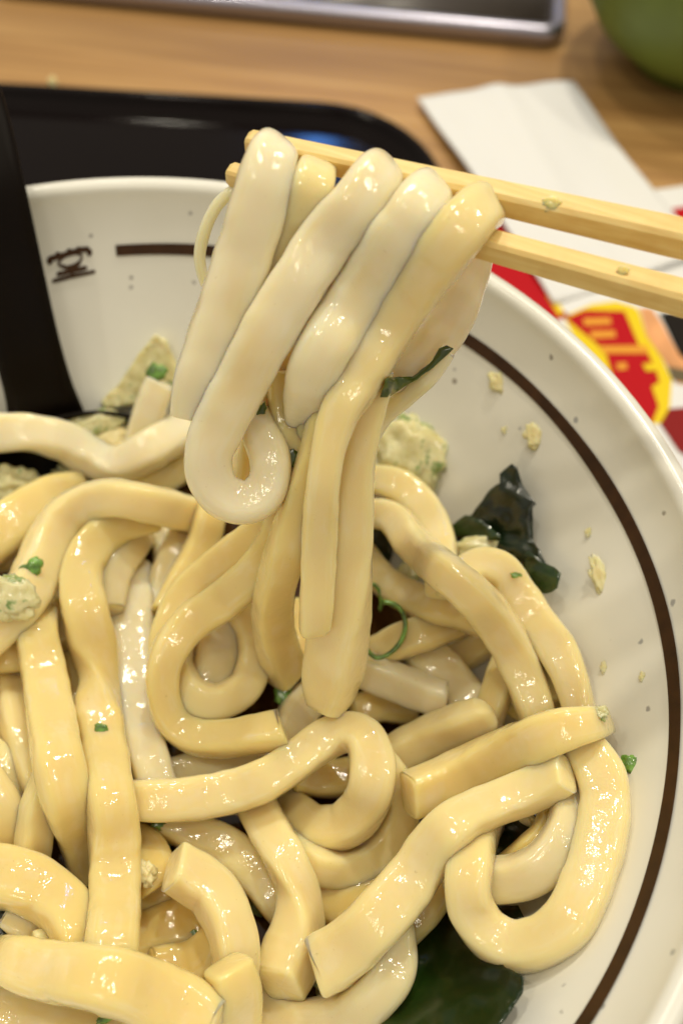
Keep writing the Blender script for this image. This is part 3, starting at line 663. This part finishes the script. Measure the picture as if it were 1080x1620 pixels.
noodle('long diagonal noodle above the dark wakame', [(508, 1528, 82), (530, 1514, 84), (560, 1491, 82), (601, 1449, 80), (647, 1396, 78), (680, 1348, 74), (712, 1311, 70), (745, 1288, 66), (793, 1268, 64), (843, 1248, 66), (892, 1222, 64)], 'cream', (0, 0, 20, 35), n=4.4)
noodle('flat straight noodle lying over the long diagonal one at right', [(650, 1258, 72), (700, 1238, 74), (760, 1209, 72), (827, 1178, 70), (887, 1155, 64), (948, 1143, 46)], 'gold', (-25, -15, 10), n=5.2)
noodle('big front noodle crossing the lower left corner', [(5, 1520, 62), (30, 1524, 70), (67, 1535, 76), (137, 1545, 82), (197, 1558, 88), (260, 1582, 92), (305, 1606, 88), (335, 1628, 78)], 'gold', (10, 0), n=3.8)

# ------------------------------------------------------------------ chopsticks
def chop_mat():
    m, nt, p, N, L = mat('chopstick_wood'); v = geo_pos(nt, None, (0, 0, math.radians(24)))
    mp = N.new('ShaderNodeMapping'); mp.inputs['Scale'].default_value = (40, 900, 900); L.new(v, mp.inputs[0])
    n = tex_noise(nt, mp.outputs[0], 1, 4, .6)
    c = ramp(nt, n.outputs[0], [(.3, (.74, .52, .17)), (.6, (.84, .645, .26)), (.8, (.87, .71, .33))]).outputs[0]
    n2 = tex_noise(nt, coords(nt), 130, 3)
    c = mixc(nt, ramp(nt, n2.outputs[0], [(.52, (0, 0, 0)), (.72, (.5, .5, .5))]).outputs[0], c, (.66, .40, .10))
    L.new(c, p.inputs['Base Color']); p.inputs['Roughness'].default_value = .42
    p.inputs['Subsurface Weight'].default_value = .25; p.inputs['Subsurface Radius'].default_value = (1, .6, .25); p.inputs['Subsurface Scale'].default_value = .001
    p.inputs['Coat Weight'].default_value = .25; p.inputs['Coat Roughness'].default_value = .2
    L.new(bump(nt, n.outputs[0], .25, .0003), p.inputs['Normal'])
    return m
M_CHOP = chop_mat()
def chopstick(label, pA, tA, wA, pB, tB, wB, ext=.10):
    A = CAM+tA*ray(*pA).reshape(3); B = CAM+tB*ray(*pB).reshape(3)
    L_ = B-A; ln = np.linalg.norm(L_); L_ /= ln; up = np.array([0, 0, 1.]); sd = np.cross(L_, up); sd /= np.linalg.norm(sd); nn = np.cross(sd, L_)
    S = []; ch = .72
    for q in [(1, ch), (ch, 1), (-ch, 1), (-1, ch), (-1, -ch), (-ch, -1), (ch, -1), (1, -ch)]: S.append(q)
    hA = wA/2*tA/FPX/1.3; hB = wB/2*tB/FPX/1.3; rg = []
    for u in [0, .0, .004]+list(np.linspace(.03, 1+ext/ln, 26)):
        h = hA+(hB-hA)*min(u, 1); k = .75 if len(rg) == 0 else 1
        c_ = A+L_*ln*u
        rg.append([tuple(c_+sd*x*h*k+nn*y*h*k) for x, y in S])
    rg[0] = [tuple(np.array(p)-L_*.0006) for p in rg[0]]
    v, f = rings_mesh(rg); o = mesh_obj('chopstick', v, f, M_CHOP, smooth=False)
    tag(o, label, 'chopstick', 'pair of wooden chopsticks')
    us = np.linspace(0, 1, 120); xs = pA[0]+(pB[0]-pA[0])*us; ys = pA[1]+(pB[1]-pA[1])*us
    P = A+np.outer(us*ln, L_); tt_ = np.linalg.norm(P-CAM, axis=1); rel = P-CAM; dep = rel@FW
    stamp(540+FPX*(rel@RT)/dep, 810-FPX*(rel@UP)/dep, tt_, np.linspace(wA, wB, 120)/2, np.linspace(hA, hB, 120))
    return o
noodle('translucent noodle hanging behind the lower chopstick at the right', [(752, 385, 60), (738, 440, 66), (710, 506, 76), (668, 558, 74), (622, 590, 64), (585, 605, 56)], 'pale', (0, 20), base=hb(11), n=2.6)
noodle('thin glassy strand hanging beside the scallion leaf', [(708, 556, 26), (682, 592, 30), (642, 628, 32), (604, 660, 32), (582, 700, 30)], 'pale', (0, 0), base=hb(14), n=2.4)
noodle('very thin broken strand looping left of the chopstick tips', [(385, 296, 16), (362, 306, 18), (340, 330, 19), (324, 365, 19), (316, 405, 18), (322, 440, 17), (335, 470, 14)], 'pale', (0, 0), n=2.2, base=hb(10), name='noodle_thread')
chopstick('upper pale wooden chopstick with the folded noodles draped over it', (398, 226), .1572, 40, (1080, 378), .1495, 63)
chopstick('lower pale wooden chopstick passing behind the hanging noodles', (368, 276), .1568, 38, (1080, 472), .1475, 60)
noodle('pale strand squeezed behind the two leftmost hanging noodles', [(500, 272, 58), (496, 284, 64), (480, 328, 66), (456, 380, 66), (430, 455, 64), (410, 520, 58)], 'cream', (0, 10), base=hb(4), push={0: 7})
noodle('long hanging strand that drops straight down in front, cut off at the bottom', [(602, 585, 40), (596, 612, 46), (586, 645, 50), (575, 685, 54), (566, 730, 56), (562, 775, 60), (560, 830, 62), (556, 885, 68), (548, 940, 82), (536, 1000, 98), (529, 1050, 100), (520, 1095, 84), (514, 1122, 60)], 'cream', (5, 0, 0, -25, -38), base=hb(3), n=4.2, asp=.85)
noodle('third hanging noodle from the left with a broad folded bottom', [(682, 300, 64), (674, 308, 76), (658, 330, 82), (640, 358, 84), (615, 386, 88), (580, 442, 88), (544, 500, 90), (514, 548, 90), (494, 590, 84), (482, 630, 72), (474, 665, 54)], 'pale', (0, 10), base=hb(3), push={0: 7, 1: 2, 8: 1, 9: 4, 10: 7}, n=3.3, caps=('cut', 'round'))
noodle('rightmost hanging noodle with a squared shiny shoulder', [(766, 328, 70), (752, 336, 80), (730, 362, 86), (703, 395, 88), (660, 448, 88), (625, 500, 84), (594, 553, 80), (565, 605, 74), (540, 648, 66), (524, 692, 58), (515, 735, 54), (508, 795, 56), (505, 860, 58), (502, 930, 56), (498, 990, 52)], 'cream', (0, -10, 10), base=hb(1.5), push={0: 6, 1: 1.5, 14: 1.5}, n=3.6, caps=('cut', 'round'))
noodle('leftmost hanging noodle draped over the chopstick tips', [(434, 240, 66), (428, 252, 78), (411, 318, 88), (389, 393, 90), (361, 474, 88), (330, 552, 80), (306, 610, 66), (292, 655, 48)], 'pale', (0, 10), base=hb(1.5), push={0: 6, 1: 1}, n=3.3)
noodle('thick hanging noodle that ends in a tight dangling curl', [(602, 272, 68), (592, 284, 80), (562, 326, 86), (520, 375, 88), (470, 450, 88), (424, 525, 88), (384, 600, 86), (352, 662, 84), (331, 715, 78), (334, 758, 74), (358, 788, 70), (396, 794, 70), (424, 768, 68), (428, 726, 66), (414, 688, 64), (400, 655, 58)], 'pale', (0, 0, 10), base=hb(0), push={0: 7, 1: 1.5, 12: .5, 13: 1.5, 14: 3.5, 15: 6}, n=3.3)

# ------------------------------------------------------------------ garnish on top
SG = 'scallion pieces on the noodles'
sheet('scallion_leaf', [(600, 628), (610, 598), (652, 595), (680, 575), (695, 551), (705, 546), (717, 552), (680, 586), (640, 613), (612, 629)], M_SCALD, thick=.0008, lift=.001, ripple=.0001, step=7, label='flat dark green scallion leaf stuck under the rightmost hanging noodles', cat='scallion', group=SG)
def ring_slice(label, cx, cy, rx, ry, ang, a0=0, a1=2*math.pi, hgt=.0010, lift=.0010):
    t0 = float(min(samp(D, cx+rx*.8*a, cy+ry*.8*b) for a, b in ((0, 0), (1, 0), (0, 1), (0, -1), (.6, .6), (.6, -.6))))-lift; n = 40; d = ray(cx, cy).reshape(3); r3 = RT-d*(RT@d); r3 /= np.linalg.norm(r3); u3 = np.cross(r3, d); c_ = CAM+t0*d
    rg = []
    for i in range(n):
        a = a0+(a1-a0)*i/(n-1) if a1-a0 < 6.2 else 2*math.pi*i/n
        x = rx*math.cos(a)*(1+.05*math.sin(2*a+1)); y = ry*math.sin(a)*(1+.04*math.sin(3*a)); X_ = x*math.cos(ang)-y*math.sin(ang); Y_ = x*math.sin(ang)+y*math.cos(ang)
        rad = r3*X_+u3*Y_; k = t0/FPX; rn = rad/np.linalg.norm(rad)
        p_ = c_+rad*k; w_ = .00042
        rg.append([tuple(p_+rn*q[0]*w_-d*q[1]*hgt) for q in [(1, .6), (.4, 1), (-.4, 1), (-1, .6), (-1, -.6), (1, -.6)]])
    if a1-a0 >= 6.2: rg.append(rg[0])
    v, f = rings_mesh(rg, a1-a0 < 6.2, a1-a0 < 6.2); o = mesh_obj('scallion_ring', v, f, M_SCAL); tag(o, label, 'scallion', SG)
    return o, c_, r3, u3, d, t0/FPX
o, c_, r3, u3, d, k = ring_slice('green edged scallion ring lying right of the long hanging strand', 606, 995, 32, 44, -.25, -2.2, 1.9)
ring_slice('sliver of scallion ring half hidden by the long hanging strand', 590, 945, 12, 22, .3, -1.3, 1.3)
def bit(label, cx, cy, rx, ry, ang=0, m_=None, rough=.55, flat=.20):
    return lump('scallion_bit', cx, cy, rx, ry, m_ or M_SCAL, ang, rough=rough, flat=flat, subdiv=3, freq=1.5, sink=.6, label=label, cat='scallion', group=SG)
bit('bright green bit on the pale batter wedge', 250, 588, 15, 13)
bit('green leaf bit on the bend of the horizontal arch', 50, 900, 18, 12, .5)
bit('tiny green bit beside the leaf bit on the horizontal arch', 30, 928, 11, 5, -.6)
bit('green bit on the tall front strand', 160, 1152, 9, 7, -.6)
bit('smallest green speck on the tall front strand', 135, 1156, 3, 6)
bit('dark green shred on the strand right of the dangling curl', 462, 722, 8, 18, -.15, M_SCALD, .5)
bit('pale green speck on the bent strand in front of the wakame', 815, 910, 9, 4, .1)
bit('dark green bit peeping through beside the dangling curl', 414, 650, 6, 12, -.3, M_SCALD)
bit('bright green stalk in the hole beside the C shaped loop', 449, 1093, 13, 28, .2)
bit('dark green bit in the gap below the looped S strand', 258, 1334, 15, 11, .2, M_SCALD)
bit('green bit in the gap left of the twisted strand', 408, 1434, 15, 12, .5, M_SCALD)
bit('green bit in the golden crumb paste', 252, 1305, 12, 7, -.4)
bit('yellow green stalk at the bottom edge under the front noodle', 172, 1608, 18, 6, .5)
bit('green bit on the dim noodle end in the left gap', 308, 1478, 8, 5, .3)
crumb('moist crumb cluster on the end of the horizontal arch', 14, 945, 42, 30, -.4, 5, rough=.4, flat=.3, sink=.4)
crumb('white ragged crumb sticking to the right of the tall front strand', 230, 1382, 13, 17, .3, 0, M_FLAKE, rough=.6, sink=.1)
crumb('spiky batter shred in the upper hole of the big right loop', 835, 1296, 20, 8, -.6, 0, M_FLAKE, rough=.6, sink=.0)
crumb('crumbly golden bits on the right tip of the flat straight noodle', 948, 1128, 12, 10, 0, 0, rough=.6)
crumb('tiny crumb on the upper chopstick', 872, 322, 14, 11, 0, 0, M_GOLD, rough=.35, flat=.35, sink=.4)
crumb('tiny crumb on the lower chopstick', 985, 428, 10, 7, .2, 0, M_GOLD, rough=.35, flat=.3, sink=.4)
for lb, x, y, rx, ry, a, fl in [('short bent batter crumb stuck on the wall inside the brown line', 792, 607, 20, 14, -.7, 0), ('green flecked crumb stuck on the wall inside the brown line', 845, 690, 15, 19, .2, 1),
        ('long ragged crumb streak on the right wall of the bowl', 950, 915, 12, 36, .35, 0), ('small yellow crumb on the wall below the streak', 955, 1058, 5, 9, .1, 0), ('faint yellow crumb on the wall near the brown line', 1016, 1072, 6, 7, 0, 0),
        ('tiny yellow crumb on the wall above the streak', 930, 843, 5, 7, 0, 0), ('tiny crumb on the far wall below the bent batter crumb', 797, 680, 5, 5, 0, 0)]:
    crumb(lb, x, y, rx, ry, a, fl, M_FLAKE, rough=.55, flat=.16, sink=.35, base='W', fs=.8, freq=1.8)
lump('scallion_bit', 995, 1208, 13, 13, M_SCAL, 0, rough=.5, flat=.4, subdiv=3, sink=.3, base='W', label='curled green scallion bit alone on the right wall', cat='scallion', group=SG)

# ------------------------------------------------------------------ things behind the bowl
def slab(name, poly, z, th, m_, parent=None, bend=None, sub=0):
    P = [at_z(x, y, z).reshape(3) for x, y in poly]
    n_ = len(P); V = [tuple(p) for p in P]+[tuple(p-np.array([0, 0, th])) for p in P]
    F = [tuple(range(n_)), tuple(range(2*n_-1, n_-1, -1))]+[(i, (i+1) % n_, n_+(i+1) % n_, n_+i) for i in range(n_)]
    return mesh_obj(name, V, F, m_, parent, smooth=False)
M_PAPER = simple('white_paper', (.76, .765, .76), .6); M_RED = simple('red_print', (.46, .006, .012), .6, spec=.1); M_YEL = simple('yellow_print', (.80, .60, .02), .6, spec=.1)
M_ORA = simple('orange_print', (.75, .33, .04), .6, spec=.1); M_BLK = simple('black_print', (.012, .009, .007), .6, spec=.1); M_PINK = simple('food_print', (.74, .36, .16), .6, spec=.1, nscale=60, namt=.35); M_DRED = simple('dark_red_print', (.24, .015, .015), .6, spec=.1)
fl = slab('menu_flyer', [(755, 330), (1052, 298), (1300, 262), (1500, 820), (1000, 860), (800, 560)], ZT+.0012, .0006, M_PAPER)
tag(fl, 'white menu flyer with red and yellow printing beside the bowl', 'flyer')
def kf(x, y): return (780+x/3.6, 420+y/3.6)
def prt(poly, m_, lv): slab('print', poly, ZT+.0013+lv*.00012, .0001, m_, fl)
prt([(772, 333), (796, 345), (846, 430), (880, 482), (900, 500), (840, 520), (760, 420)], M_RED, 0)
prt([(862, 466), (876, 470), (892, 492), (884, 500)], M_YEL, 1)
prt([kf(*p) for p in [(400, 290), (560, 220), (700, 203), (800, 232), (830, 260), (870, 400), (960, 530), (1015, 650), (1005, 800), (960, 900), (700, 900), (500, 500)]], M_YEL, 0)
prt([kf(*p) for p in [(410, 300), (520, 255), (745, 260), (828, 455), (600, 455)]], M_RED, 1)
prt([kf(*p) for p in [(640, 502), (880, 502), (905, 555), (850, 575), (870, 600), (925, 600), (945, 660), (900, 690), (940, 800), (900, 900), (700, 700)]], M_RED, 1)
prt([kf(*p) for p in [(512, 300), (665, 296), (672, 335), (515, 342)]], M_ORA, 2)
prt([kf(*p) for p in [(550, 372), (690, 370), (697, 408), (556, 416)]], M_ORA, 2)
prt([kf(*p) for p in [(600, 457), (870, 455), (885, 500), (630, 500)]], M_ORA, 2)
prt([kf(*p) for p in [(700, 556), (755, 552), (762, 590), (706, 594)]], M_ORA, 2)
prt([kf(*p) for p in [(850, 560), (925, 556), (930, 596), (868, 600)]], M_YEL, 3)
prt([kf(*p) for p in [(832, 240), (900, 240), (960, 330), (1040, 480), (1180, 600), (1180, 690), (1040, 670), (965, 530), (872, 400)]], M_PINK, 1)
prt([kf(*p) for p in [(945, 270), (1180, 240), (1180, 600), (1060, 510)]], M_BLK, 2)
prt([kf(*p) for p in [(990, 575), (1180, 610), (1180, 690), (1020, 650)]], simple('olive_print', (.10, .07, .02), .4), 2)
prt([kf(*p) for p in [(1000, 815), (1180, 800), (1180, 1150), (1050, 1050), (950, 900)]], M_DRED, 2)
prt([(1062, 330), (1110, 322), (1120, 352), (1074, 352)], M_RED, 1)
# napkin: a soft folded sheet with a crease
nx, ny = 40, 40; cor = [np.array(p, float) for p in ((660, 155), (906, 130), (1112, 400), (876, 476))]
V = []
for j in range(ny+1):
    for i in range(nx+1):
        u, v = i/nx, j/ny
        p = (cor[0]*(1-u)+cor[1]*u)*(1-v)+(cor[3]*(1-u)+cor[2]*u)*v
        q = at_z(*p, ZT+.003).reshape(3)
        q[2] += .0012*math.exp(-((u-.50+.10*v)/.10)**2)+.0012*math.sin(3*u+4*v)+.0010*mnoise.noise((u*4, v*4, 2))+.0012*(u-.5)**2
        V.append(tuple(q))
W1 = nx+1; F = [(j*W1+i, j*W1+i+1, (j+1)*W1+i+1, (j+1)*W1+i) for j in range(ny) for i in range(nx)]
nb = len(V); V += [(x, y, z-.0007) for x, y, z in V]; F += [tuple(k+nb for k in reversed(f)) for f in F]
edge = [i for i in range(W1)]+[j*W1+nx for j in range(1, ny+1)]+[ny*W1+i for i in range(nx-1, -1, -1)]+[j*W1 for j in range(ny-1, 0, -1)]
F += [(edge[i], edge[(i+1) % len(edge)], edge[(i+1) % len(edge)]+nb, edge[i]+nb) for i in range(len(edge))]
tag(mesh_obj('paper_napkin', V, F, M_PAPER), 'folded white paper napkin lying half over the menu flyer', 'napkin')
# tablet with a metal edge
A = at_z(430, 8, ZT+.007).reshape(3)[:2]; B = at_z(896, 52, ZT+.007).reshape(3)[:2]
tx = (B-A)/np.linalg.norm(B-A); ty = np.array([-tx[1], tx[0]]); hx_, hy_ = .10, .07; cc = B-tx*hx_+ty*hy_
m, nt, p, N, L = mat('brushed_metal'); p.inputs['Base Color'].default_value = (.42, .41, .50, 1); p.inputs['Metallic'].default_value = .9; p.inputs['Roughness'].default_value = .28
M_METAL = m
def tr(ins, z): return [(x, y, z) for x, y in rrect(cc[0], cc[1], tx, ty, hx_-ins, hy_-ins, .008-min(ins, .005))]
tab = empty('tablet', (cc[0], cc[1], ZT))
tag(tab, 'dark screened tablet with a silver metal edge lying at the back of the table', 'tablet')
v, f = rings_mesh([tr(.0015, ZT+.0006), tr(.0002, ZT+.002), tr(0, ZT+.005), tr(.001, ZT+.0068), tr(.0025, ZT+.0072), tr(.0042, ZT+.0070), tr(.0046, ZT+.0055)]); mesh_obj('frame', v, f, M_METAL, tab)
v, f = rings_mesh([tr(.0050, ZT+.0056), tr(.0050, ZT+.0061)]); mesh_obj('screen', v, f, simple('dark_glass', (.05, .04, .035), .3), tab)
# green bowl
g0 = at_z(1088, 92, ZT).reshape(3); rg = []
for r_, z_ in ((.018, .0006), (.020, .0006), (.0205, .003), (.026, .007), (.034, .014), (.040, .024), (.0425, .034), (.0425, .044), (.042, .050), (.0412, .051), (.0402, .050), (.0405, .036), (.037, .024), (.030, .013), (.018, .008), (.001, .007)):
    rg.append([(g0[0]+r_*math.cos(a), g0[1]+r_*math.sin(a), ZT+z_) for a in np.linspace(0, 2*math.pi, 72, endpoint=False)])
v, f = rings_mesh(rg); tag(mesh_obj('green_bowl', v, f, simple('green_glaze', (.125, .175, .022), .5, nscale=60, namt=.12)), 'matte olive green bowl at the far right corner of the table', 'bowl')
# crumb specks on the tray edge
for lb, x, y in (('white crumb dried on the back lip of the black tray', 208, 160), ('faint white crumb on the tray lip near the left edge', 84, 131)):
    t_ = float(np.linalg.norm(at_z(x, y, ZR-.004 if y > 140 else ZR).reshape(3)-CAM))
    lump('crumb', x, y, 6, 9, M_FLAKE, 0, rough=.4, flat=.5, subdiv=2, t=t_, label=lb, cat='crumb', group='dried crumbs on the tray', sink=.2, do_stamp=False)
